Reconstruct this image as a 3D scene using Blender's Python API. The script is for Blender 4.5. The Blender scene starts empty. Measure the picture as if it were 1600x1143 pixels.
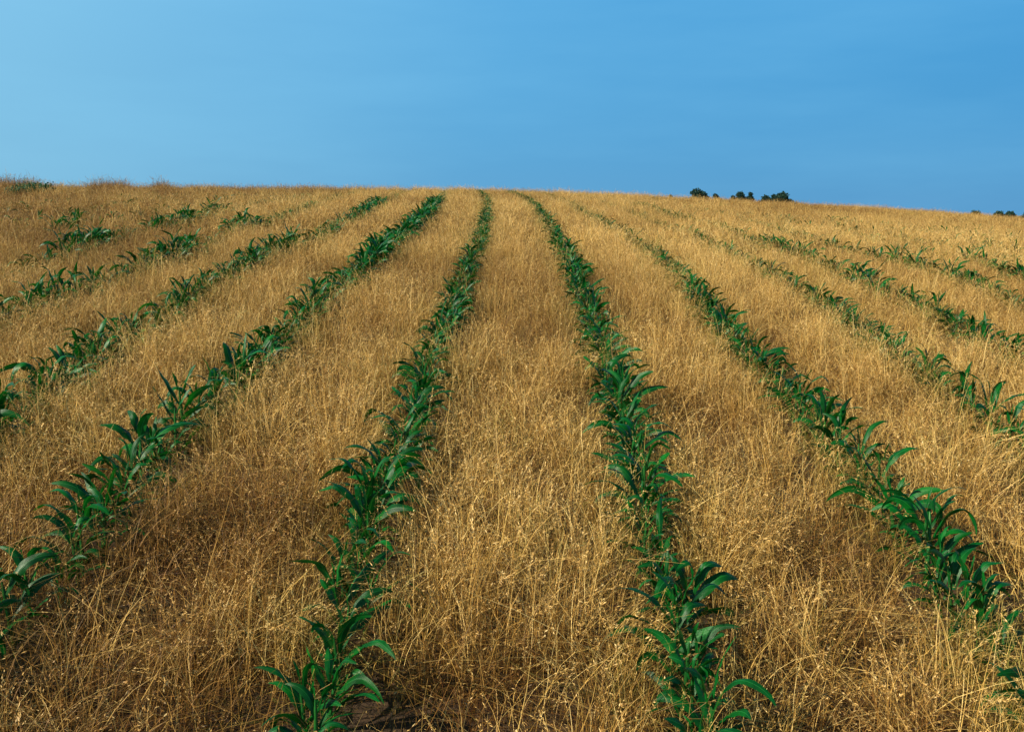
import bpy, math, random
import numpy as np
from mathutils import Vector, Matrix, Euler
from math import radians as R

# ------------------------------------------------------------------ camera, world, sun, exposure
S = bpy.context.scene
COL = S.collection
S.render.resolution_x, S.render.resolution_y = 1024, 731
S.render.engine = 'CYCLES'
S.cycles.max_bounces = 4; S.cycles.diffuse_bounces = 2; S.cycles.glossy_bounces = 2; S.cycles.transmission_bounces = 3
F_PX, Y_EYE = 1555.0, 335.0                     # focal length and eye-level line in photo pixels
PITCH = math.atan((571.5 - Y_EYE) / F_PX)
cd = bpy.data.cameras.new('camera'); cam = bpy.data.objects.new('camera', cd); COL.objects.link(cam)
cd.sensor_fit = 'HORIZONTAL'; cd.sensor_width = 36; cd.lens = 36 * F_PX / 1600
cd.clip_start = 0.05; cd.clip_end = 12000
cam.location = (0, 0, 0); cam.rotation_euler = (R(90) - PITCH, 0, 0)
S.camera = cam

SUN_AZ, SUN_EL = R(-112), R(34)                 # azimuth clockwise from +Y (the view direction)
w = bpy.data.worlds.new('World'); S.world = w; w.use_nodes = True
nt = w.node_tree; nt.nodes.clear()
out = nt.nodes.new('ShaderNodeOutputWorld'); bg = nt.nodes.new('ShaderNodeBackground')
sky = nt.nodes.new('ShaderNodeTexSky'); sky.sky_type = 'NISHITA'; sky.sun_disc = False
sky.sun_elevation = SUN_EL; sky.sun_rotation = SUN_AZ
sky.altitude = 300; sky.air_density = 1.0; sky.dust_density = 0.25; sky.ozone_density = 2.5
hs = nt.nodes.new('ShaderNodeHueSaturation'); hs.inputs['Saturation'].default_value = 1.35
hs.inputs['Hue'].default_value = 0.5; hs.inputs['Value'].default_value = 1.0
# a faint veil of cirrus, high up on the left
tc = nt.nodes.new('ShaderNodeTexCoord'); mp = nt.nodes.new('ShaderNodeMapping')
mp.inputs['Scale'].default_value = (1.6, 1.6, 9.0)
nz = nt.nodes.new('ShaderNodeTexNoise'); nz.inputs['Scale'].default_value = 1.3
nz.inputs['Detail'].default_value = 5; nz.inputs['Roughness'].default_value = .55
mr = nt.nodes.new('ShaderNodeMapRange'); mr.inputs[1].default_value = .42; mr.inputs[2].default_value = .72
mr.inputs[3].default_value = 0; mr.inputs[4].default_value = .10
mxv = nt.nodes.new('ShaderNodeMix'); mxv.data_type = 'RGBA'
mxv.inputs[7].default_value = (2.6, 6.0, 8.0, 1)
L = nt.links.new
L(tc.outputs['Generated'], mp.inputs[0]); L(mp.outputs[0], nz.inputs['Vector']); L(nz.outputs[0], mr.inputs[0])
# deep polarised slide-film blue: paler towards the sun's side, a little duller at the horizon
vm = nt.nodes.new('ShaderNodeVectorMath'); vm.operation = 'DOT_PRODUCT'
vm.inputs[1].default_value = (math.sin(SUN_AZ), math.cos(SUN_AZ), .25)
def world_ramp(stops):
    r = nt.nodes.new('ShaderNodeValToRGB'); e = r.color_ramp.elements
    while len(e) < len(stops): e.new(.5)
    for i_, (p_, c_) in enumerate(stops): e[i_].position = p_; e[i_].color = (*c_, 1)
    return r
r1 = world_ramp([(.05, (.046, .300, .635)), (.42, (.098, .388, .71)), (.68, (.21, .53, .79)), (1, (.30, .60, .84))])
zen = world_ramp([(0, (.84,)*3), (.2, (.96,)*3), (.36, (.90,)*3), (.65, (.30,)*3), (1, (.20,)*3)])  # overhead sky, out of view, dimmed on purpose to cut ambient fill
mr0 = nt.nodes.new('ShaderNodeMapRange'); mr0.inputs[1].default_value = -1; mr0.inputs[2].default_value = .6
sx0 = nt.nodes.new('ShaderNodeSeparateXYZ'); zm = nt.nodes.new('ShaderNodeMath'); zm.operation = 'MULTIPLY'; zm.inputs[1].default_value = 7.3
sc0 = nt.nodes.new('ShaderNodeVectorMath'); sc0.operation = 'SCALE'
mx0 = nt.nodes.new('ShaderNodeMix'); mx0.data_type = 'RGBA'; mx0.inputs[0].default_value = .96
L(tc.outputs['Generated'], vm.inputs[0]); L(vm.outputs['Value'], mr0.inputs[0]); L(mr0.outputs[0], r1.inputs[0])
L(tc.outputs['Generated'], sx0.inputs[0]); L(sx0.outputs[2], zen.inputs[0]); L(zen.outputs[0], zm.inputs[0])
L(r1.outputs[0], sc0.inputs[0]); L(zm.outputs[0], sc0.inputs['Scale'])
L(sky.outputs[0], hs.inputs['Color']); L(hs.outputs[0], mx0.inputs[6]); L(sc0.outputs[0], mx0.inputs[7])
L(tc.outputs['Generated'], mp.inputs[0]); L(mp.outputs[0], nz.inputs['Vector']); L(nz.outputs[0], mr.inputs[0])
L(mx0.outputs[2], mxv.inputs[6]); L(mr.outputs[0], mxv.inputs[0])
L(mxv.outputs[2], bg.inputs[0]); bg.inputs[1].default_value = 0.10
L(bg.outputs[0], out.inputs[0])

sl = bpy.data.lights.new('sun', 'SUN'); sun = bpy.data.objects.new('sun', sl); COL.objects.link(sun)
sl.energy = 5.0; sl.angle = R(.53); sl.color = (1.0, .90, .70)
d = Vector((math.sin(SUN_AZ) * math.cos(SUN_EL), math.cos(SUN_AZ) * math.cos(SUN_EL), math.sin(SUN_EL)))
sun.rotation_euler = d.to_track_quat('Z', 'Y').to_euler(); sun.location = d * 50
S.view_settings.view_transform = 'Standard'; S.view_settings.look = 'None'
S.view_settings.exposure = 0.58; S.view_settings.gamma = 1; S.view_settings.use_curve_mapping = False

rng = np.random.default_rng(11)
random.seed(4)

# ------------------------------------------------------------------ terrain
C = [-1.1259, 1.3423, -0.3621, -0.039, 0.0324, -0.3932, 0.1312, -0.2391, 0.0871, -0.2114, 0.1175, -0.0582]
T = [(0,0),(0,1),(0,2),(0,3),(0,4),(1,0),(1,1),(1,2),(1,3),(2,0),(2,1),(2,2)]
K3 = (0.7569, -0.4422, -0.3383); YB = 22.0
def H0(v, u): return sum(a * v**i * u**j for a, (i, j) in zip(C, T))
def smin_floor(z, fl=-9.5, k=1.5):
    return fl + k * np.logaddexp(0, (z - fl) / k)
def ground(x, y, drop=.19):
    """height of the soil: a gentle rise to a crest some 25 m away, sloping off to the right"""
    x = np.asarray(x, float); y = np.asarray(y, float)
    xc = np.clip(x, -21, 21); yc = np.maximum(y, -3.0)
    v = xc / 10; u = np.minimum(yc, YB) / 10
    h = H0(v, u); s = (H0(v, YB/10 + 1e-4) - H0(v, YB/10)) / 1e-3
    t = np.maximum(yc - YB, 0)
    k = np.exp(K3[0] + K3[1]*v + K3[2]*v*v) * .004
    tm = np.maximum((s + .1) / (2*k), 0); t1 = np.minimum(t, tm)
    z = h + s*t1 - k*t1*t1 - .1*(t - t1)
    z = z - .02*np.abs(x - xc)
    rise = np.clip((y-9)/10, 0, 1); z = z + rise*rise*(3-2*rise)*(.012 - .012*np.tanh(x/5) + .05*np.exp(-((x-.5)/4)**2))
    return smin_floor(z - drop)
ROWS = {
-6:[(-4.29,8.54),(-4.24,8.87),(-4.1,9.27)],
-5:[(-3.31,6.6),(-3.32,7.24),(-3.35,7.89),(-3.41,9.02),(-3.41,10.05),(-3.47,11.49),(-3.48,15.24)],
-4:[(-2.59,5.27),(-2.58,5.8),(-2.51,6.32),(-2.51,7.06),(-2.48,7.76),(-2.58,8.99),(-2.56,9.74),(-2.59,11.5),(-2.86,15.68)],
-3:[(-1.8,3.74),(-1.84,4.38),(-1.87,5.35),(-1.88,6.01),(-1.86,6.47),(-1.87,7.43),(-1.8,7.89),(-1.8,9.31),(-1.82,11.47),(-1.89,13.83),(-2.14,19.32)],
-2:[(-1.14,2.11),(-1.12,2.4),(-1.17,2.9),(-1.16,3.56),(-1.14,3.82),(-1.13,4.35),(-1.12,5.7),(-1.05,6.32),(-1.05,7.16),(-1.01,8.14),(-1.03,9.65),(-1.03,11.62),(-1.16,15.5)],
-1:[(-0.37,1.76),(-0.39,2.28),(-0.39,2.97),(-0.37,3.74),(-0.36,4.74),(-0.32,5.91),(-0.33,7.37),(-0.29,8.67),(-0.32,11.15),(-0.55,20.05)],
0:[(0.37,1.78),(0.38,2.16),(0.39,2.65),(0.4,3.3),(0.43,4.03),(0.45,5.19),(0.44,6.47),(0.47,7.97),(0.46,9.64),(0.41,12.76),(0.29,18.3)],
1:[(1.12,2.13),(1.13,2.31),(1.15,2.52),(1.17,3.0),(1.18,3.3),(1.17,3.61),(1.17,4.07),(1.17,4.56),(1.14,5.18),(1.22,6.92),(1.27,8.36),(1.25,9.83),(1.2,11.75),(1.05,14.75),(0.88,22.35)],
2:[(1.91,3.71),(1.92,3.92),(1.94,4.33),(1.94,4.7),(1.93,5.18),(2.01,5.81),(2.04,6.5),(2.0,6.91),(1.97,7.57),(1.98,8.56),(2.02,9.74),(2.01,11.66),(1.89,13.49),(1.86,18.08)],
3:[(2.61,5.09),(2.62,5.5),(2.68,5.97),(2.67,6.55),(2.6,7.19),(2.65,8.6),(2.63,9.79),(2.62,11.57),(2.58,13.51),(2.47,15.56),(2.52,18.07)],
4:[(3.5,6.88),(3.44,7.31),(3.52,8.06),(3.47,8.57),(3.52,9.38),(3.44,9.97),(3.37,11.12),(3.4,12.54),(3.57,16.26)],
5:[(4.3,8.7),(4.32,9.19),(4.32,9.8),(4.32,10.92)]}
def row_model(k, y):
    y = np.asarray(y, float) / 10; return .3279 + .76*k + .2308*y - .0526*y*y - .0482*y**3
def row_x(k, y):
    m = row_model(k, y)
    if k not in ROWS: return m
    yy = np.array([p[1] for p in ROWS[k]]); r = np.array([p[0] for p in ROWS[k]]) - row_model(k, yy)
    return m + np.interp(y, yy, r)
def to_px(x, y, z):
    zc = y*np.cos(PITCH) - z*np.sin(PITCH); yc = y*np.sin(PITCH) + z*np.cos(PITCH)
    return 800 + F_PX*x/zc, 571.5 - F_PX*yc/zc

# value noise for patchiness
def vnoise(x, y, scale, seed):
    r = np.random.default_rng(seed).random((64, 64))
    x = np.asarray(x)/scale + 1000; y = np.asarray(y)/scale + 1000
    xi = np.floor(x).astype(int); yi = np.floor(y).astype(int); fx = x-xi; fy = y-yi
    fx = fx*fx*(3-2*fx); fy = fy*fy*(3-2*fy)
    g = lambda a, b: r[a % 64, b % 64]
    return (g(xi,yi)*(1-fx)+g(xi+1,yi)*fx)*(1-fy) + (g(xi,yi+1)*(1-fx)+g(xi+1,yi+1)*fx)*fy

# ------------------------------------------------------------------ helpers
def tag(o, label=None, cat=None, group=None, kind=None):
    for k, v in (('label', label), ('category', cat), ('group', group), ('kind', kind)):
        if v: o[k] = v
    return o
def mesh_np(name, V, Q, mats, midx=None, smooth=False, attrs=None):
    """mesh from numpy: V (n,3), Q (m,4) quads (or (m,3))"""
    me = bpy.data.meshes.new(name)
    V = np.asarray(V, np.float32); Q = np.asarray(Q, np.int32); n = Q.shape[1]
    me.vertices.add(len(V)); me.vertices.foreach_set('co', V.ravel())
    me.loops.add(Q.size); me.loops.foreach_set('vertex_index', Q.ravel())
    me.polygons.add(len(Q)); me.polygons.foreach_set('loop_start', np.arange(0, Q.size, n, dtype=np.int32))
    me.polygons.foreach_set('use_smooth', np.full(len(Q), smooth))
    for m in mats: me.materials.append(m)
    if midx is not None: me.polygons.foreach_set('material_index', np.asarray(midx, np.int32))
    for nm, (ty, dom, arr) in (attrs or {}).items():
        a = me.attributes.new(nm, ty, dom)
        a.data.foreach_set('vector' if ty == 'FLOAT_VECTOR' else 'value', np.asarray(arr).ravel())
    me.update(); me.validate()
    return me
def link(name, me, parent=None):
    o = bpy.data.objects.new(name, me); COL.objects.link(o); o.parent = parent
    return o

def new_mat(name):
    m = bpy.data.materials.new(name); m.use_nodes = True; n = m.node_tree; n.nodes.clear()
    return m, n, n.nodes.new, n.links.new
def ramp(new, stops):
    r = new('ShaderNodeValToRGB'); e = r.color_ramp.elements
    while len(e) < len(stops): e.new(.5)
    for el, (p, c) in zip(e, stops): el.position = p; el.color = (*c, 1)
    return r

def blade_material(name, stops, trans=.15, tint_rgb=(.55, .36, .10), green=(.13, .20, .03)):
    """dry stalks: per-blade tone from 'bc', per-clump tone from 'tint' and 'green' on the instance"""
    m, n, new, lk = new_mat(name)
    o = new('ShaderNodeOutputMaterial')
    a = new('ShaderNodeAttribute'); a.attribute_name = 'bc'
    r = ramp(new, stops); lk(a.outputs['Fac'], r.inputs[0])
    t = new('ShaderNodeAttribute'); t.attribute_type = 'INSTANCER'; t.attribute_name = 'tint'
    g = new('ShaderNodeAttribute'); g.attribute_type = 'INSTANCER'; g.attribute_name = 'green'
    mx = new('ShaderNodeMix'); mx.data_type = 'RGBA'; mx.inputs[7].default_value = (*green, 1)
    mul = new('ShaderNodeMix'); mul.data_type = 'RGBA'; mul.blend_type = 'MULTIPLY'; mul.inputs[0].default_value = 1
    tr = ramp(new, [(0, (.40, .27, .15)), (.5, (.88, .77, .60)), (1, (1.16, 1.09, .97))])
    lk(t.outputs['Fac'], tr.inputs[0])
    lk(r.outputs[0], mx.inputs[6]); lk(g.outputs['Fac'], mx.inputs[0])
    lk(mx.outputs[2], mul.inputs[6]); lk(tr.outputs[0], mul.inputs[7])
    b = new('ShaderNodeBsdfPrincipled'); b.inputs['Roughness'].default_value = .55
    b.inputs['Specular IOR Level'].default_value = .35
    tl = new('ShaderNodeBsdfTranslucent'); ms = new('ShaderNodeMixShader'); ms.inputs[0].default_value = trans
    lk(mul.outputs[2], b.inputs['Base Color']); lk(mul.outputs[2], tl.inputs[0])
    lk(b.outputs[0], ms.inputs[1]); lk(tl.outputs[0], ms.inputs[2]); lk(ms.outputs[0], o.inputs[0])
    return m
M_STRAW = blade_material('dry_straw', [(0, (.10, .044, .008)), (.35, (.37, .212, .048)), (.7, (.74, .50, .150)), (1, (.94, .73, .32))])
M_SEED = blade_material('dry_seed_head', [(0, (.42, .24, .065)), (.6, (.76, .53, .20)), (1, (.94, .74, .40))], trans=.2)
M_LITTER = blade_material('dead_leaf_litter', [(0, (.05, .024, .006)), (1, (.24, .125, .032))], trans=.1)

def corn_material(name, c0, c1, rib, trans=.25, instanced=False):
    m, n, new, lk = new_mat(name)
    o = new('ShaderNodeOutputMaterial'); b = new('ShaderNodeBsdfPrincipled')
    u = new('ShaderNodeAttribute'); u.attribute_name = 'across'       # -1..1 over the blade's width
    al = new('ShaderNodeAttribute'); al.attribute_name = 'along'
    ab = new('ShaderNodeMath'); ab.operation = 'ABSOLUTE'; lk(u.outputs['Fac'], ab.inputs[0])
    tcn = new('ShaderNodeTexCoord'); nz = new('ShaderNodeTexNoise'); nz.inputs['Scale'].default_value = 9
    nz.inputs['Detail'].default_value = 4; lk(tcn.outputs['Object'], nz.inputs['Vector'])
    cr = ramp(new, [(.35, c0), (.68, c1)]); lk(nz.outputs[0], cr.inputs[0])
    # fine parallel veins
    cx = new('ShaderNodeCombineXYZ'); m1 = new('ShaderNodeMath'); m1.operation = 'MULTIPLY'; m1.inputs[1].default_value = 26
    m2 = new('ShaderNodeMath'); m2.operation = 'MULTIPLY'; m2.inputs[1].default_value = 2.5
    lk(u.outputs['Fac'], m1.inputs[0]); lk(al.outputs['Fac'], m2.inputs[0]); lk(m1.outputs[0], cx.inputs[0]); lk(m2.outputs[0], cx.inputs[1])
    vn = new('ShaderNodeTexNoise'); vn.inputs['Scale'].default_value = 1; lk(cx.outputs[0], vn.inputs['Vector'])
    vr = ramp(new, [(.3, (.72, .74, .7)), (.7, (1.2, 1.15, 1.1))]); lk(vn.outputs[0], vr.inputs[0])
    mu = new('ShaderNodeMix'); mu.data_type = 'RGBA'; mu.blend_type = 'MULTIPLY'; mu.inputs[0].default_value = .8
    lk(cr.outputs[0], mu.inputs[6]); lk(vr.outputs[0], mu.inputs[7])
    rr = ramp(new, [(0, (1, 1, 1)), (.10, (0, 0, 0))]); lk(ab.outputs[0], rr.inputs[0])
    mx = new('ShaderNodeMix'); mx.data_type = 'RGBA'; mx.inputs[7].default_value = (*rib, 1)
    lk(rr.outputs[0], mx.inputs[0]); lk(mu.outputs[2], mx.inputs[6])
    oi = new('ShaderNodeObjectInfo'); hv = new('ShaderNodeHueSaturation')
    mr_ = new('ShaderNodeMapRange'); mr_.inputs[3].default_value = .75; mr_.inputs[4].default_value = 1.3
    tp = new('ShaderNodeMath'); tp.operation = 'MULTIPLY_ADD'; tp.inputs[1].default_value = .22; lk(nz.outputs[0], tp.inputs[0]); lk(al.outputs['Fac'], tp.inputs[2])
    tpr = ramp(new, [(.985, (0, 0, 0)), (1.0, (1, 1, 1))]); tpm = new('ShaderNodeMath'); tpm.operation = 'MULTIPLY'; tpm.inputs[1].default_value = .92
    lk(tp.outputs[0], tpm.inputs[0]); lk(tpm.outputs[0], tpr.inputs[0])
    mxt = new('ShaderNodeMix'); mxt.data_type = 'RGBA'; mxt.inputs[7].default_value = (.22, .17, .045, 1)
    lk(tpr.outputs[0], mxt.inputs[0]); lk(mx.outputs[2], mxt.inputs[6])
    lk(oi.outputs['Random'], mr_.inputs[0]); lk(mr_.outputs[0], hv.inputs['Value']); mh = new('ShaderNodeMath'); mh.operation = 'MULTIPLY_ADD'; mh.inputs[1].default_value = -.05; mh.inputs[2].default_value = .51; lk(nz.outputs[0], mh.inputs[0]); lk(mh.outputs[0], hv.inputs['Hue']); lk(mxt.outputs[2], hv.inputs['Color'])
    b.inputs['Roughness'].default_value = .38; b.inputs['Specular IOR Level'].default_value = .25
    bp = new('ShaderNodeBump'); bp.inputs['Strength'].default_value = .25; bp.inputs['Distance'].default_value = .002
    lk(vn.outputs[0], bp.inputs['Height']); lk(bp.outputs[0], b.inputs['Normal'])
    tl = new('ShaderNodeBsdfTranslucent'); ms = new('ShaderNodeMixShader'); ms.inputs[0].default_value = trans
    hv2 = new('ShaderNodeMix'); hv2.data_type = 'RGBA'; hv2.blend_type = 'MULTIPLY'; hv2.inputs[0].default_value = 1
    hv2.inputs[7].default_value = (1.6, 1.3, .7, 1); lk(hv.outputs[0], hv2.inputs[6])
    lk(hv.outputs[0], b.inputs['Base Color']); lk(hv2.outputs[2], tl.inputs[0])
    lk(b.outputs[0], ms.inputs[1]); lk(tl.outputs[0], ms.inputs[2]); lk(ms.outputs[0], o.inputs[0])
    return m
M_LEAF = corn_material('corn_leaf', (.001, .046, .010), (.003, .128, .030), (.02, .20, .055))
M_STALK = corn_material('corn_stalk', (.012, .10, .025), (.02, .14, .035), (.03, .15, .04), trans=.05)

# ------------------------------------------------------------------ soil sheet
def axis(vals): return np.unique(np.round(np.concatenate(vals), 3))
gx = axis([np.arange(-26, 26.01, .4), -26 - np.geomspace(1, 5000, 26), 26 + np.geomspace(1, 5000, 26)])
gy = axis([np.arange(-6, 60, .4), -6 - np.geomspace(1, 2000, 14), 60 + np.geomspace(1, 8000, 40)])
X, Y = np.meshgrid(gx, gy); Z = ground(X, Y)
near = (np.abs(X) < 25) & (Y < 50) & (Y > -5)
Z = Z + np.where(near, (vnoise(X, Y, .8, 5) - .5) * .03, 0)
idx = np.arange(X.size).reshape(X.shape)
Q = np.stack([idx[:-1, :-1], idx[:-1, 1:], idx[1:, 1:], idx[1:, :-1]], -1).reshape(-1, 4)
m, n, new, lk = new_mat('dry_soil')
o = new('ShaderNodeOutputMaterial'); b = new('ShaderNodeBsdfPrincipled'); b.inputs['Roughness'].default_value = .95
g = new('ShaderNodeNewGeometry'); nz = new('ShaderNodeTexNoise'); nz.inputs['Scale'].default_value = 22; nz.inputs['Detail'].default_value = 8
lk(g.outputs['Position'], nz.inputs['Vector']); cr = ramp(new, [(.3, (.030, .015, .006)), (.7, (.085, .045, .017))])
lk(nz.outputs[0], cr.inputs[0])
# beyond the crest the soil is bare to the eye, so the far fields carry straw and green cover of their own
nf = new('ShaderNodeTexNoise'); nf.inputs['Scale'].default_value = .006; lk(g.outputs['Position'], nf.inputs['Vector'])
cf = ramp(new, [(.42, (.30, .19, .06)), (.5, (.09, .14, .04)), (.6, (.22, .16, .06))]); lk(nf.outputs[0], cf.inputs[0])
sx = new('ShaderNodeSeparateXYZ'); lk(g.outputs['Position'], sx.inputs[0])
mr = new('ShaderNodeMapRange'); mr.inputs[1].default_value = 44; mr.inputs[2].default_value = 60; lk(sx.outputs[1], mr.inputs[0])
mx = new('ShaderNodeMix'); mx.data_type = 'RGBA'; lk(mr.outputs[0], mx.inputs[0]); lk(cr.outputs[0], mx.inputs[6]); lk(cf.outputs[0], mx.inputs[7])
lk(mx.outputs[2], b.inputs['Base Color'])
bp = new('ShaderNodeBump'); bp.inputs['Strength'].default_value = .6; bp.inputs['Distance'].default_value = .02
lk(nz.outputs[0], bp.inputs['Height']); lk(bp.outputs[0], b.inputs['Normal']); lk(b.outputs[0], o.inputs[0])
link('ground', mesh_np('ground', np.stack([X, Y, Z], -1).reshape(-1, 3), Q, [m], smooth=True))['kind'] = 'structure'

# ------------------------------------------------------------------ scatter: one object holding its variants and its points
def scatter(name, variants, P, rot, scl, tint, green, mats):
    """variants: list of (V, Q, midx, bc, extra{name:array per vertex}); each point carries one of them"""
    Vs, Qs, Ms, var, bcs, off = [], [], [], [], [], 0
    ex = {}
    for k, (V, Qk, mi, bc, extra) in enumerate(variants):
        Vs.append(V); Qs.append(Qk + off); Ms.append(mi); var.append(np.full(len(V), k)); bcs.append(bc); off += len(V)
        for nm, arr in extra.items(): ex.setdefault(nm, []).append(arr)
    N = len(P); Vs.append(P); var.append(np.full(N, -1)); bcs.append(np.zeros(N))
    z = np.zeros(off)
    pad3 = lambda a: np.concatenate([np.zeros((off, 3)), a]).astype(np.float32)
    at = {'variant': ('INT', 'POINT', np.concatenate(var).astype(np.int32)),
          'bc': ('FLOAT', 'POINT', np.concatenate(bcs).astype(np.float32)),
          'tint': ('FLOAT', 'POINT', np.concatenate([z, tint]).astype(np.float32)),
          'green': ('FLOAT', 'POINT', np.concatenate([z, green]).astype(np.float32)),
          'rot': ('FLOAT_VECTOR', 'POINT', pad3(rot)), 'scl': ('FLOAT_VECTOR', 'POINT', pad3(scl)),
          'pick': ('INT', 'POINT', np.concatenate([z, rng.integers(0, len(variants), N)]).astype(np.int32))}
    for nm, arrs in ex.items(): at[nm] = ('FLOAT', 'POINT', np.concatenate(arrs + [np.zeros(N)]).astype(np.float32))
    me = mesh_np(name, np.concatenate(Vs), np.concatenate(Qs), mats, np.concatenate(Ms), smooth=bool(ex), attrs=at)
    ob = link(name, me)
    gg = bpy.data.node_groups.new(name + '_scatter', 'GeometryNodeTree')
    gg.interface.new_socket('Geometry', in_out='INPUT', socket_type='NodeSocketGeometry')
    gg.interface.new_socket('Geometry', in_out='OUTPUT', socket_type='NodeSocketGeometry')
    nn = gg.nodes.new; ll = gg.links.new
    gi = nn('NodeGroupInput'); go = nn('NodeGroupOutput')
    def named(nm, ty):
        a = nn('GeometryNodeInputNamedAttribute'); a.data_type = ty; a.inputs['Name'].default_value = nm
        return [s for s in a.outputs if s.enabled and s.name == 'Attribute'][0]
    va = named('variant', 'INT'); join = nn('GeometryNodeJoinGeometry')
    def sep(k):
        c = nn('FunctionNodeCompare'); c.data_type = 'INT'; c.operation = 'EQUAL'
        ins = [s for s in c.inputs if s.enabled]; ll(va, ins[0]); ins[1].default_value = k
        s = nn('GeometryNodeSeparateGeometry'); s.domain = 'POINT'
        ll(gi.outputs[0], s.inputs[0]); ll(c.outputs[0], s.inputs[1]); return s.outputs[0]
    for k in range(len(variants)):
        ti = nn('GeometryNodeGeometryToInstance'); ll(sep(k), ti.inputs[0]); ll(ti.outputs[0], join.inputs[0])
    iop = nn('GeometryNodeInstanceOnPoints'); ll(sep(-1), iop.inputs['Points']); ll(join.outputs[0], iop.inputs['Instance'])
    iop.inputs['Pick Instance'].default_value = True; ll(named('pick', 'INT'), iop.inputs['Instance Index'])
    ll(named('rot', 'FLOAT_VECTOR'), iop.inputs['Rotation']); ll(named('scl', 'FLOAT_VECTOR'), iop.inputs['Scale'])
    ll(iop.outputs[0], go.inputs[0])
    md = ob.modifiers.new('scatter', 'NODES'); md.node_group = gg
    return ob

# ------------------------------------------------------------------ dry grass
def ribbons(n, base, az, lean, h, droop, width, segs=4, curl=None):
    """n curved ribbons; returns V, Q and the centre line (n, segs+1, 3)"""
    t = np.linspace(0, 1, segs + 1)[None, :]
    curl = np.zeros(n) if curl is None else curl
    rad = lean[:, None]*t**1.5 * h[:, None] + (droop[:, None]*h[:, None])*t**4
    zz = h[:, None]*(t*np.cos(np.minimum(lean, 1.4))[:, None] - .55*droop[:, None]*t**5)
    a = az[:, None] + curl[:, None]*t
    c = np.stack([base[:, 0:1] + rad*np.cos(a), base[:, 1:2] + rad*np.sin(a), base[:, 2:3] + zz], -1)
    f = rng.uniform(0, np.pi, n)
    side = np.stack([np.cos(f), np.sin(f), rng.uniform(-.2, .2, n)], -1)[:, None, :]
    wd = (width[:, None]*(1 - .75*t**2))[..., None]*.5
    V = np.stack([c - side*wd, c + side*wd], 2).reshape(-1, 3)
    i = (np.arange(n)[:, None]*(segs+1) + np.arange(segs)[None, :]).ravel()*2
    return V, np.stack([i, i+1, i+3, i+2], -1), c

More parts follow.
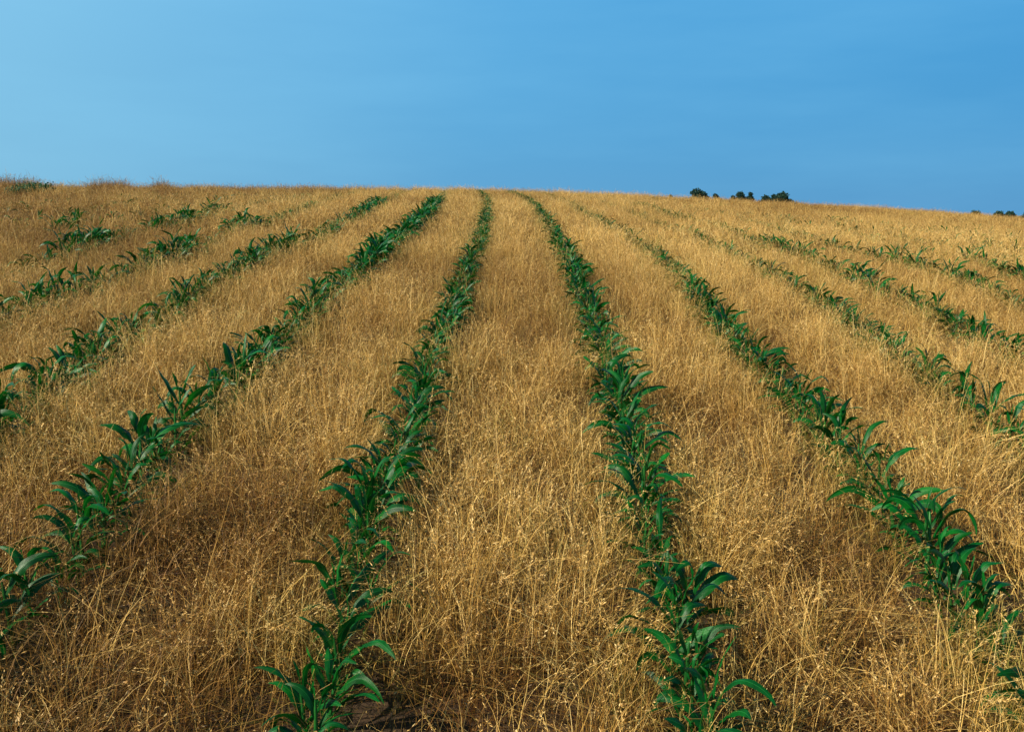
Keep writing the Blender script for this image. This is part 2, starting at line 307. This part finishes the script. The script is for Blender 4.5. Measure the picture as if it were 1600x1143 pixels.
def clump(rad=.085, ns=26, nb=7, nl=16, coarse=1.0, heads=.36):
    parts = []
    def add(V, Q, mat, bc): parts.append((V, Q, np.full(len(Q), mat), bc))
    def disc(n): 
        r = rad*np.sqrt(rng.random(n)); a = rng.uniform(0, 6.283, n)
        return np.stack([r*np.cos(a), r*np.sin(a), np.full(n, -.01)], -1)
    # flowering stems
    b = disc(ns); h = np.clip(rng.normal(.37, .065, ns), .2, .52)
    tuft = rng.uniform(0, 6.283)
    az = np.where(rng.random(ns) < .4, tuft + rng.normal(0, .5, ns), rng.uniform(0, 6.283, ns))
    ln = np.abs(rng.normal(.13, .15, ns)); dr = rng.choice([.05, .2, .5], ns)*rng.uniform(.6, 1.4, ns)
    V, Q, c = ribbons(ns, b, az, ln, h, dr, rng.uniform(.0011, .0024, ns)*coarse, 6, rng.normal(0, .35, ns))
    tone = np.clip(rng.normal(.56, .3, ns), 0, 1)
    add(V, Q, 0, np.repeat(tone, 14))
    # seed heads: loose spikelets round the last third of the stem
    hd = rng.random(ns) < heads; ci = c[hd]; nh = len(ci); per = 14
    tt = rng.uniform(4.7, 6, (nh, per)); k0 = np.minimum(tt.astype(int), 5); fr = tt - k0
    ii = np.arange(nh)[:, None]
    p0 = ci[ii, k0]; p1 = ci[ii, k0+1]; pos = p0 + (p1-p0)*fr[..., None]
    dirv = p1 - p0; dirv /= np.linalg.norm(dirv, axis=-1, keepdims=True)
    sz = rng.uniform(.6, 1.3, (nh, 1))
    dr_ = dirv*.9 + rng.normal(0, .30, dirv.shape) + np.array([0, 0, -.25]); dr_ /= np.linalg.norm(dr_, axis=-1, keepdims=True)
    ln_ = (rng.uniform(.007, .014, (nh, per))*sz)[..., None]
    sd = np.cross(dr_, rng.normal(0, 1, dr_.shape)); sd /= np.linalg.norm(sd, axis=-1, keepdims=True)
    wd = (rng.uniform(.0009, .0018, (nh, per))*sz*coarse)[..., None]
    pos = pos + rng.normal(0, .0016, pos.shape)
    V = np.stack([pos, pos + dr_*ln_*.45 - sd*wd, pos + dr_*ln_, pos + dr_*ln_*.45 + sd*wd], 2).reshape(-1, 3)
    Q = np.arange(nh*per*4).reshape(-1, 4)
    add(V, Q, 1, np.repeat(np.clip(rng.normal(.5, .3, nh*per), 0, 1), 4))
    # leaf blades, shorter, more curved
    b = disc(nb); h = rng.uniform(.12, .30, nb)
    V, Q, c = ribbons(nb, b, rng.uniform(0, 6.283, nb), np.abs(rng.normal(.5, .35, nb)), h, rng.uniform(.1, .6, nb),
                      rng.uniform(.0014, .0028, nb)*coarse, 4, rng.normal(0, .8, nb))
    add(V, Q, 0, np.repeat(np.clip(rng.normal(.3, .2, nb), 0, 1), 10))
    # matted litter near the soil and a few broken stems lying across
    b = disc(nl)*1.25; b[:, 2] = rng.uniform(.0, .10, nl); h = rng.uniform(.12, .32, nl)
    V, Q, c = ribbons(nl, b, rng.uniform(0, 6.283, nl), rng.uniform(.9, 1.5, nl), h, np.zeros(nl),
                      rng.uniform(.002, .005, nl)*coarse, 3, rng.normal(0, .8, nl))
    add(V, Q, 2, np.repeat(rng.random(nl), 8))
    nk = 1; b = disc(nk); b[:, 2] = rng.uniform(.04, .2, nk)
    V, Q, c = ribbons(nk, b, rng.uniform(0, 6.283, nk), rng.uniform(.8, 1.25, nk), rng.uniform(.2, .4, nk), np.zeros(nk),
                      rng.uniform(.0014, .0024, nk)*coarse, 3, rng.normal(0, .3, nk))
    add(V, Q, 0, np.repeat(rng.uniform(.6, 1, nk), 8))
    off = 0; Vs, Qs, Ms, B = [], [], [], []
    for V, Q, mi, bc in parts: Vs.append(V); Qs.append(Q+off); Ms.append(mi); B.append(bc); off += len(V)
    return np.concatenate(Vs), np.concatenate(Qs), np.concatenate(Ms), np.concatenate(B), {}

def field_points(y0, y1, dens, half=.57, pad=.9):
    n = int(dens*((y1-y0)*2*(half*(y0+y1)/2+pad))*1.0)
    yy = np.sqrt(rng.random(n)*((half*y1+pad)**2 - (half*y0+pad)**2) + (half*y0+pad)**2); yy = (yy - pad)/half
    xx = rng.uniform(-1, 1, n)*(half*yy + pad)
    return xx, yy
def row_dist(x, y):
    d = np.full(np.shape(x), 9.0)
    for k in range(-14, 20): d = np.minimum(d, np.abs(x - row_x(k, y)))
    return d
PATCH = [(1.30, 4.6, .30, .45), (.92, 2.55, .25, .35), (.70, 1.75, .16, .5), (-.14, 2.0, .14, .1), (.86, 5.6, .25, .4), (-.85, 2.6, .3, .15), (.75, 3.9, .2, .3), (.15, 5.0, .22, .25), (1.75, 3.0, .2, .35)]  # shorter, lodged spots, with shade painted into their tint as well
def grass(name, y0, y1, dens, coarse, nv):
    x, y = field_points(y0, y1, dens)
    big = vnoise(x, y, 1.7, 21); mid = vnoise(x, y, .45, 22); fine = vnoise(x, y, .2, 23)
    rd = row_dist(x, y)
    keep = rng.random(len(x)) < np.clip(.62 + .7*mid, .5, 1)
    keep &= ~((rd < .085) & (rng.random(len(x)) < np.where(y < 2.2, .35, .72)))
    x, y, big, mid, fine, rd = (a[keep] for a in (x, y, big, mid, fine, rd))
    N = len(x); P = np.stack([x, y, ground(x, y)], -1)
    s = (.46 + .20*mid + .14*(fine-.5))*rng.uniform(.74, 1.22, N)
    s *= np.where(rd < .1, .86, 1)
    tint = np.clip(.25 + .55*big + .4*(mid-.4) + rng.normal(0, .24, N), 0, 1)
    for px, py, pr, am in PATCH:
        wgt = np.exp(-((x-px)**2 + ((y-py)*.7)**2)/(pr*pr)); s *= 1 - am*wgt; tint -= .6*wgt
    tint = tint - .16*np.clip((-x-1.5)/3, 0, 1) - .17*np.exp(-((x+1.2)/1.0)**2 - ((y-2.0)/1.3)**2) + .12*np.clip(x/2, 0, 1)  # light painted into the tint: darker left and near left, brighter right
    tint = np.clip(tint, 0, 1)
    # the rank, taller growth along the left end of the crest
    xp, yp = to_px(x, y, P[:, 2])
    tall = ((xp < 60) | ((xp > 145) & (xp < 200)) | ((xp > 245) & (xp < 262))) & (y > 15.5)
    s *= np.where(tall & (rng.random(N) < .5), 1.45, 1); tint = np.where(tall, tint*.5, tint)
    crest = np.clip((y-13)/8, 0, 1)*np.clip(rng.normal(.55, .3, N), 0, 1)*np.where(np.abs(x-.5) > 4, 1, .3)
    tint = np.clip(tint - .45*crest, 0, 1)
    green = np.clip(np.exp(-(rd/.10)**2)*rng.uniform(.1, .9, N) + (rng.random(N) < .03)*.4, 0, .8)
    lean = rng.normal(0, .11, (N, 2)); lodge = np.clip(.62-mid, 0, 1)*.7
    la = vnoise(x, y, 1.1, 30)*12
    rot = np.stack([lean[:, 0] + lodge*.6*np.sin(la), lean[:, 1] + lodge*.6*np.cos(la), rng.uniform(0, 6.283, N)], -1)
    scl = np.stack([s*.35+.62, s*.35+.62, s], -1)
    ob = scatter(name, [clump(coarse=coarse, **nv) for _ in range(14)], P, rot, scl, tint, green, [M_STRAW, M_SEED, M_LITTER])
    print(name, N)
    return ob
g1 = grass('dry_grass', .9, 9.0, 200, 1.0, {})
tag(g1, 'thick golden dead grass with pale seed heads covering the near half of the field', 'grass', kind='stuff')
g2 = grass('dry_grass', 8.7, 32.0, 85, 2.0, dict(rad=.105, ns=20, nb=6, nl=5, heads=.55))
tag(g2, 'golden brown dead grass covering the far half of the field up to the skyline', 'grass', kind='stuff')

# ------------------------------------------------------------------ corn plants
def leaf(L_, W, z0, az, th0, th1, sweep=0., twist=0., seed=0, segs=15, cols=6):
    r = np.random.default_rng(seed)
    t = np.linspace(0, 1, segs+1)
    th = th0 + (th1-th0)*np.clip((t-.12)/.88, 0, 1)**1.35
    kink = r.random() < .4
    if kink: th = th + np.clip((t - r.uniform(.45, .7))*9, 0, 1)*r.uniform(.4, .9)
    a = az + sweep*t**1.5
    dv = np.stack([np.sin(th)*np.cos(a), np.sin(th)*np.sin(a), np.cos(th)], -1)
    c = np.concatenate([[[0, 0, 0]], np.cumsum((dv[1:]+dv[:-1])*.5*L_/segs, 0)]) + np.array([0.004*np.cos(az), .004*np.sin(az), z0])
    wprof = (.42 + .58*np.sin(np.clip(t/.42, 0, 1)*np.pi/2)**1.3)*np.clip(1-t**2.6, 0, 1)**.85
    side = np.stack([-np.sin(a), np.cos(a), np.zeros_like(a)], -1)
    nrm = np.cross(side, dv); nrm *= np.sign((nrm[:, 2:3] + 1e-6)) if False else 1
    tw = twist*t + .25*np.sin(t*5+r.uniform(0, 6))
    s2 = side*np.cos(tw)[:, None] + nrm*np.sin(tw)[:, None]; n2 = -side*np.sin(tw)[:, None] + nrm*np.cos(tw)[:, None]
    u = np.linspace(-1, 1, cols+1)
    fold = .55*np.exp(-t*3.5) + .14
    ph = r.uniform(0, 6, 2); fr = r.uniform(2.6, 4.5, 2)
    V = np.zeros((segs+1, cols+1, 3))
    for j, uu in enumerate(u):
        wave = .16*abs(uu)**2*np.sin(6.283*fr[int(uu > 0)]*t + ph[int(uu > 0)])*np.clip(t*4, 0, 1)
        up = (fold*abs(uu)**1.3 + wave)*W*.5*wprof
        V[:, j] = c + s2*(uu*W*.5*wprof*np.cos(fold*.7))[:, None] - n2*(-up)[:, None]*np.sign(1)
    ii = np.arange((segs+1)*(cols+1)).reshape(segs+1, cols+1)
    Q = np.stack([ii[:-1, :-1], ii[:-1, 1:], ii[1:, 1:], ii[1:, :-1]], -1).reshape(-1, 4)
    ac = np.broadcast_to(u[None], (segs+1, cols+1)).ravel(); al = np.broadcast_to(t[:, None], (segs+1, cols+1)).ravel()
    return V.reshape(-1, 3), Q, ac, al
def stalk_geo(h, r0, r1, segs=8, rings=9, seed=0):
    r = np.random.default_rng(seed); bx, by = r.normal(0, .015, 2)
    V = []
    for k in range(rings+1):
        t = k/rings; rr = r0 + (r1-r0)*t + (.0015 if k % 3 == 0 else 0)
        if k == rings: rr *= .35
        for j in range(segs):
            a = 6.283*j/segs; V.append((rr*math.cos(a)*1.15 + bx*t*t, rr*math.sin(a)*.85 + by*t*t, h*t - .02))
    V = np.array(V); Q = []
    for k in range(rings):
        for j in range(segs): Q.append((k*segs+j, k*segs+(j+1) % segs, (k+1)*segs+(j+1) % segs, (k+1)*segs+j))
    return V, np.array(Q), np.full(len(V), .6), V[:, 2]/h
def plant_spec(seed):
    """list of leaf arguments for one plant, alternate leaves in one plane, lower ones short and drooping, a whorl on top"""
    r = np.random.default_rng(seed*7+1); n = r.integers(6, 10); ph = 0.0; out_ = []
    hs_ = r.uniform(.22, .31)
    for i in range(n):
        f = i/(n-1)
        az = ph + math.pi*(i % 2) + r.normal(0, .32)
        L_ = (.15 + .145*math.sin(math.pi*min(f*.9+.12, 1)))*r.uniform(.68, 1.22)
        W = (.029 + .021*math.sin(math.pi*min(f*.85+.15, 1)))*r.uniform(.88, 1.15)
        th0 = R(42 - 33*f + r.normal(0, 8)); th1 = R(132 - 74*f**1.6 + r.normal(0, 26))
        if f > .95: L_ *= .62; W *= .6; th0 = R(6); th1 = R(28)
        out_.append(dict(L_=L_, W=W, z0=.05 + (hs_-.03)*f, az=az, th0=th0, th1=th1,
                         sweep=r.normal(0, .5), twist=r.normal(0, .9), seed=int(seed*100+i)))
    return hs_ + .04, out_
NV = 26
SPECS = [plant_spec(i+1) for i in range(NV)]
def leaf_attr(ac, al): return {'across': ('FLOAT', 'POINT', ac.astype(np.float32)), 'along': ('FLOAT', 'POINT', np.asarray(al).astype(np.float32))}
PARTS, WHOLE, LONG = [], [], []
for v, (hh, lv) in enumerate(SPECS):
    V, Q, ac, al = stalk_geo(hh, .009, .005, seed=v); vs, qs, acs, als, ms = [V], [Q], [ac], [al], [np.ones(len(Q), int)]
    ps = [('stalk', mesh_np('stalk', V, Q, [M_STALK], smooth=True, attrs=leaf_attr(ac, al)))]
    off = len(V)
    for sp in lv:
        V, Q, ac, al = leaf(**sp)
        ps.append(('leaf', mesh_np('leaf', V, Q, [M_LEAF], smooth=True, attrs=leaf_attr(ac, al))))
        vs.append(V); qs.append(Q+off); acs.append(ac); als.append(al); ms.append(np.zeros(len(Q), int)); off += len(V)
    PARTS.append(ps)
    cat = (np.concatenate(vs), np.concatenate(qs), np.concatenate(ms), np.concatenate(acs), np.concatenate(als))
    WHOLE.append(cat)
    LONG.append(max(lv, key=lambda s: s['L_']*(math.sin(s['th0'])+.3))['az'])
WHOLE_ME = [mesh_np('corn_plant', V, Q, [M_LEAF, M_STALK], mi, smooth=True, attrs=leaf_attr(ac, al)) for V, Q, mi, ac, al in WHOLE]

# how thickly each row stands: (y from, y to, spacing, size)
DENS = {
 0: [(1.3, 9, .135, 1.0), (9, 27, .15, .88)],
-1: [(1.3, 4.0, .15, 1.0), (4.0, 9, .15, .98), (9, 27, .17, .85)],
 1: [(1.3, 9, .15, .98), (9, 19, .18, .82), (19, 25, .3, .7)],
-2: [(1.3, 9, .16, 1.05), (9, 16, .16, .98), (16, 22, .3, .7)],
-3: [(3.0, 4.9, .14, 1.08), (4.9, 5.2, .5, .7), (5.2, 8.3, .15, 1.0), (8.3, 12, .38, .8), (12, 15, .2, .95), (15, 21, .5, .7)],
-4: [(4.0, 7.9, .17, 1.12), (7.9, 9.1, .6, .75), (9.1, 10.0, .18, 1.1), (10, 14, .45, .75), (14, 20, .55, .7)],
-5: [(5.6, 7.3, .50, .9), (7.3, 8.3, .24, 1.05), (8.3, 9.4, .5, .75), (9.4, 12.2, .26, .95), (12.2, 18, .7, .75)],
-6: [(7, 8.9, .7, .75), (8.9, 9.6, .22, 1.0), (9.6, 17, 1.1, .75)],
-7: [(8, 17, 1.0, .75)], -8: [(9, 17, 1.5, .75)],
 2: [(2.4, 4.3, .24, 1.0), (4.3, 8.2, .18, .95), (8.2, 12, .30, .85), (12, 22, .42, .72)],
 3: [(3.5, 7.6, .19, .98), (7.6, 8.6, .32, .85), (8.6, 10.2, .19, .95), (10.2, 20, .30, .78)],
 4: [(5.5, 9.3, .22, .95), (9.3, 13.0, .34, .82), (13, 20, .5, .75)],
 5: [(7, 9.6, .24, .95), (9.6, 18, .6, .78)],
 6: [(8.5, 10.5, .35, .9), (10.5, 18, .6, .8)],
 7: [(10, 18, .6, .85)], 8: [(11, 18, .6, .85)], 9: [(12.5, 19, .75, .85)], 10: [(14, 19, .9, .85)], 11: [(15, 20, .9, .85)]}
pl = []
for k, segs in DENS.items():
    r = random.Random(100+k)
    for y0, y1, sp, sz in segs:
        y = y0 + r.uniform(0, sp)
        while y < y1:
            x = float(row_x(k, y)) + r.gauss(0, .016)
            s = sz*r.uniform(.49, .70)*((.94 if y < 2.6 else 1.02) if y < 4 else .93)*(1.14 if abs(k-.5) > 2 and y > 7 else 1)
            if r.random() < .08: s *= .65
            # leaves lie mostly across the row
            rz = r.gauss(0, .55) + (math.pi if r.random() < .5 else 0)
            pl.append(dict(k=k, x=x, y=y, s=s, rz=rz, v=r.randrange(NV), tilt=(r.gauss(0, .07), r.gauss(0, .07))))
            y += sp*(.50 if y < 4 else .48)*r.uniform(.6, 1.4)*(.60 if (abs(k) > 1 and y > 7) else 1)
for p in pl:
    p['z'] = float(ground(p['x'], p['y']))
    p['px'], p['py'] = (float(a) for a in to_px(p['x'], p['y'], p['z'] + .3))
    m_ = .11*F_PX/p['y']
    p['in'] = -m_*.6 < p['px'] < 1600+m_*.6 and p['py'] < 1143+m_*.9
    p['size'] = p['s']/p['y']
vis = sorted([p for p in pl if p['in']], key=lambda p: -p['size'])
solo = vis[:300]; solo_id = {id(p) for p in solo}; rest = [p for p in pl if id(p) not in solo_id]
ONES = 'zeroth first second third fourth fifth sixth seventh eighth ninth tenth eleventh twelfth thirteenth fourteenth fifteenth sixteenth seventeenth eighteenth nineteenth'.split()
TENS = {20: ('twentieth', 'twenty'), 30: ('thirtieth', 'thirty'), 40: ('fortieth', 'forty'), 50: ('fiftieth', 'fifty'), 60: ('sixtieth', 'sixty'), 70: ('seventieth', 'seventy'), 80: ('eightieth', 'eighty')}
def ordinal(n):
    if n < 20: return ONES[n]
    t = n//10*10; return TENS[t][0] if n % 10 == 0 else TENS[t][1] + '-' + ONES[n % 10]
def row_name(k):
    if k == -1: return 'row just left of centre', 'bottom edge'
    if k == 0: return 'row just right of centre', 'bottom edge'
    if k < 0: return ordinal(-k) + ' row left of centre', 'left edge'
    return ordinal(k+1) + ' row right of centre', 'right edge'
byrow = {}
for p in pl:
    if p['in']: byrow.setdefault(p['k'], []).append(p)
for k, L_ in byrow.items():
    for i, p in enumerate(sorted(L_, key=lambda p: p['y'])): p['n'] = i+1
GROUPS = 'corn plants in the {}'
for p in solo:
    nm, edge = row_name(p['k'])
    a = (LONG[p['v']] + p['rz']) % (2*math.pi)
    dx, dy = math.cos(a), math.sin(a)
    way = ('right' if dx > 0 else 'left') if abs(dx) > .45 else ('away' if dy > 0 else 'forward')
    siz = 'small' if p['s'] < .49 else ('large' if p['s'] > .70 else 'green')
    lab = f"{siz} corn plant, longest leaf {way}, {ordinal(p['n'])} from {edge}, {nm}"
    if p['y'] < 6.2:
        ob = bpy.data.objects.new('corn_plant', None); ob.empty_display_size = .1; COL.objects.link(ob)
        for nm_, me in PARTS[p['v']]:
            c = bpy.data.objects.new(nm_, me); COL.objects.link(c); c.parent = ob
    else:
        ob = link('corn_plant', WHOLE_ME[p['v']])
    ob.location = (p['x'], p['y'], p['z']); ob.rotation_euler = (*p['tilt'], p['rz']); ob.scale = (p['s'],)*3
    tag(ob, lab, 'corn plant', GROUPS.format(nm))
P = np.array([(p['x'], p['y'], p['z']) for p in rest]); n_ = len(P)
rot = np.array([(*p['tilt'], p['rz']) for p in rest]); scl = np.array([(p['s'],)*3 for p in rest])
cs = scatter('distant_corn', [(V, Q, mi, np.zeros(len(V)), {'across': ac, 'along': al}) for V, Q, mi, ac, al in WHOLE],
             P, rot, scl, np.ones(n_), np.zeros(n_), [M_LEAF, M_STALK])
tag(cs, 'small distant green corn standing in rows towards the crest of the field', 'corn', kind='stuff')
print('corn', len(pl), 'visible', len(vis), 'rest', n_, 'solo reach', max(p['y'] for p in solo))

# ------------------------------------------------------------------ trees beyond the crest
def foliage_mat(name, c0, c1):
    m, n, new, lk = new_mat(name)
    o = new('ShaderNodeOutputMaterial'); b = new('ShaderNodeBsdfPrincipled'); b.inputs['Roughness'].default_value = .7
    g = new('ShaderNodeTexCoord'); nz = new('ShaderNodeTexNoise'); nz.inputs['Scale'].default_value = .6
    lk(g.outputs['Object'], nz.inputs['Vector']); cr = ramp(new, [(.35, c0), (.65, c1)]); lk(nz.outputs[0], cr.inputs[0])
    tl = new('ShaderNodeBsdfTranslucent'); ms = new('ShaderNodeMixShader'); ms.inputs[0].default_value = .25
    lk(cr.outputs[0], b.inputs['Base Color']); lk(cr.outputs[0], tl.inputs[0]); lk(b.outputs[0], ms.inputs[1]); lk(tl.outputs[0], ms.inputs[2])
    lk(ms.outputs[0], o.inputs[0]); return m
M_TREE = foliage_mat('tree_foliage', (.006, .035, .022), (.014, .065, .036))
M_BUSH = foliage_mat('bush_foliage', (.012, .075, .025), (.03, .13, .04))
m, n, new, lk = new_mat('bark'); b = new('ShaderNodeBsdfPrincipled'); o = new('ShaderNodeOutputMaterial')
nz = new('ShaderNodeTexNoise'); nz.inputs['Scale'].default_value = 4; cr = ramp(new, [(.3, (.05, .035, .025)), (.7, (.13, .10, .07))])
lk(nz.outputs[0], cr.inputs[0]); lk(cr.outputs[0], b.inputs['Base Color']); lk(b.outputs[0], o.inputs[0]); M_BARK = m

def limb(p0, p1, r0, r1, segs=6, rings=4, bow=0.):
    p0, p1 = np.array(p0, float), np.array(p1, float); ax = p1-p0; ax /= np.linalg.norm(ax)
    a = np.cross(ax, [0, .3, 1.0] if abs(ax[2]) < .9 else [1, 0, 0]); a /= np.linalg.norm(a); bb = np.cross(ax, a); V = []
    for k in range(rings+1):
        t = k/rings; c = p0 + (p1-p0)*t + np.array([0, 0, 1])*bow*math.sin(math.pi*t); rr = r0 + (r1-r0)*t
        for j in range(segs): q = 6.283*j/segs; V.append(c + rr*(a*math.cos(q) + bb*math.sin(q)))
    Q = [(k*segs+j, k*segs+(j+1) % segs, (k+1)*segs+(j+1) % segs, (k+1)*segs+j) for k in range(rings) for j in range(segs)]
    return np.array(V), np.array(Q)
def tree(px0, px1, ytop, dist, label, lobes, seed, kind='tree', group='trees on the skyline', dens=1.0, mat=None):
    """a crown spanning photo columns px0..px1 with its top at row ytop, standing on the ground at dist"""
    r = np.random.default_rng(seed)
    cx = ((px0+px1)/2-801.5)/F_PX*dist; wid = 1.45*(px1-px0)/F_PX*dist
    ztop = dist*(Y_EYE-ytop-2.8)/F_PX; zb = float(ground(cx, dist)); h = ztop - zb
    root = bpy.data.objects.new(kind, None); COL.objects.link(root); root.location = (cx, dist, zb)
    tag(root, label, 'tree', group)
    vs, qs, off = [], [], 0
    def addl(*a, **k):
        nonlocal off
        V, Q = limb(*a, **k); vs.append(V); qs.append(Q+off); off += len(V)
    addl((0, 0, -.3), (0, 0, h*.55), h*.035, h*.018)
    cl = []
    for i in range(lobes):
        a = 2.4*i + r.uniform(-.4, .4); q = math.sqrt((i+.3)/lobes)
        zc = h - wid*(.28 + .55*q*r.uniform(.5, 1.1)); rr = wid*.5*r.uniform(.34, .5)
        c = np.array([math.cos(a)*q*wid*.34, math.sin(a)*q*wid*.34, zc]); cl.append((c, rr))
        addl((0, 0, h*.35*r.uniform(.7, 1.3)), c, h*.014, h*.004, bow=.3)
    cl.append((np.array([r.normal(0, .05)*wid, 0, h - wid*.2]), wid*.2))
    for q_ in (.75, 1.2, 1.7): cl.append((np.array([r.normal(0, .1)*wid, 0, h - wid*q_]), wid*.45))
    link('trunk', mesh_np('trunk', np.concatenate(vs), np.concatenate(qs), [M_BARK], smooth=True), root)
    P = []
    for c, rr in cl:
        n_ = int(1100*dens); dv = r.normal(0, 1, (n_, 3)); dv /= np.linalg.norm(dv, axis=1)[:, None]
        rad = rr*(.45 + .62*r.random(n_)**.6)*(1 + .22*np.sin(dv[:, 0]*5+i)*np.cos(dv[:, 2]*6) + .12*np.sin(dv[:, 1]*11))
        P.append(c + dv*rad[:, None]*np.array([1, 1, .85]))
    P = np.concatenate(P); P = P[P[:, 2] < h*1.03]; n_ = len(P); sz = wid*r.uniform(.018, .038, n_)
    a1 = r.normal(0, 1, (n_, 3)); a1 /= np.linalg.norm(a1, axis=1)[:, None]
    a2 = np.cross(a1, r.normal(0, 1, (n_, 3))); a2 /= np.linalg.norm(a2, axis=1)[:, None]
    a1 = a1*sz[:, None]; a2 = a2*sz[:, None]*.6
    V = np.stack([P-a1, P-a2, P+a1, P+a2], 1).reshape(-1, 3)
    link('crown', mesh_np('crown', V, np.arange(n_*4).reshape(-1, 4), [mat or M_TREE]), root)
    return root
TREES = [
 (1071, 1098, 291.5, 300, 'tall dark round tree at the left end of the left clump on the skyline', 7),
 (1088, 1107, 296, 306, 'lower dark tree at the right side of the left clump on the skyline', 5),
 (1109, 1123, 300, 312, 'small dark tree standing just right of the left skyline clump', 4),
 (1136, 1147, 303, 310, 'lowest tiny tree at the left of the middle skyline clump', 3),
 (1143, 1164, 296.5, 302, 'rounded dark tree in the middle of the middle skyline clump', 6),
 (1162, 1174, 298, 308, 'narrow upright tree at the right of the middle skyline clump', 4),
 (1180, 1203, 302, 312, 'low spreading dark tree at the left of the right skyline clump', 5),
 (1196, 1212, 301, 305, 'mid sized dark tree between the low and the domed tree, right clump', 4),
 (1203, 1234, 297.5, 300, 'broad domed dark tree at the right end of the right skyline clump', 8),
 (1040, 1050, 302, 320, 'tiny lone tree top left of all skyline clumps', 3)]
for i, (a, b_, yt, dd, lb, lo) in enumerate(TREES): tree(a, b_, yt, dd, lb, lo, 50+i)
FAR = [(1508, 1528, 324.6, 'leftmost'), (1545, 1562, 325.3, 'second'), (1566, 1582, 325.6, 'third'), (1592, 1606, 325.0, 'rightmost')]
for i, (a, b_, yt, wd) in enumerate(FAR):
    lb = {'leftmost': 'leftmost distant dark treetop at the right end of the skyline',
          'second': 'second distant dark treetop from the left, at the right end of the skyline',
          'third': 'third distant dark treetop from the left, near the right picture edge',
          'rightmost': 'distant dark treetop cut by the right picture edge'}[wd]
    tree(a-4, b_+4, yt + .5, 620 + 15*i, lb, 5, 80+i, group='faint treetops at the right end')

# green bush on the left end of the crest
def bush(cx, cy, wid, h, label, seed, n_=2600, leafsz=.022):
    r = np.random.default_rng(seed); zb = float(ground(cx, cy))
    root = bpy.data.objects.new('bush', None); COL.objects.link(root); root.location = (cx, cy, zb); tag(root, label, 'bush')
    vs, qs, off, P = [], [], 0, []
    for i in range(14):
        a = r.uniform(0, 6.283); q = math.sqrt(r.random())
        c = np.array([math.cos(a)*q*wid*.42, math.sin(a)*q*wid*.3, h*r.uniform(.55, .9)])
        V, Q = limb((c[0]*.3, c[1]*.3, -.02), c, .008, .003, bow=.02); vs.append(V); qs.append(Q+off); off += len(V)
        k_ = n_//14; P.append(c + r.normal(0, 1, (k_, 3))*np.array([wid*.10, wid*.10, h*.16]))
    link('stems', mesh_np('stems', np.concatenate(vs), np.concatenate(qs), [M_BARK], smooth=True), root)
    P = np.concatenate(P); P[:, 2] = np.abs(P[:, 2]); n2 = len(P)
    a1 = r.normal(0, 1, (n2, 3)); a1 /= np.linalg.norm(a1, axis=1)[:, None]
    a2 = np.cross(a1, r.normal(0, 1, (n2, 3))); a2 /= np.linalg.norm(a2, axis=1)[:, None]
    sz = leafsz*r.uniform(.6, 1.3, n2)[:, None]
    V = np.stack([P-a1*sz, P-a2*sz*.5, P+a1*sz, P+a2*sz*.5], 1).reshape(-1, 3)
    link('foliage', mesh_np('foliage', V, np.arange(n2*4).reshape(-1, 4), [M_BUSH]), root)
yb_ = 15.5
bush((62-800)/F_PX*yb_, yb_, .62, .24, 'low green leafy bush among brown grass at the left end of the skyline', 9)
bush((38-800)/F_PX*15.0, 15.0, .26, .22, 'small leafy stand-in for a dark gap just below the green bush, far left', 10, 700)  # added leafy clump standing in for a small dark gap in the grass
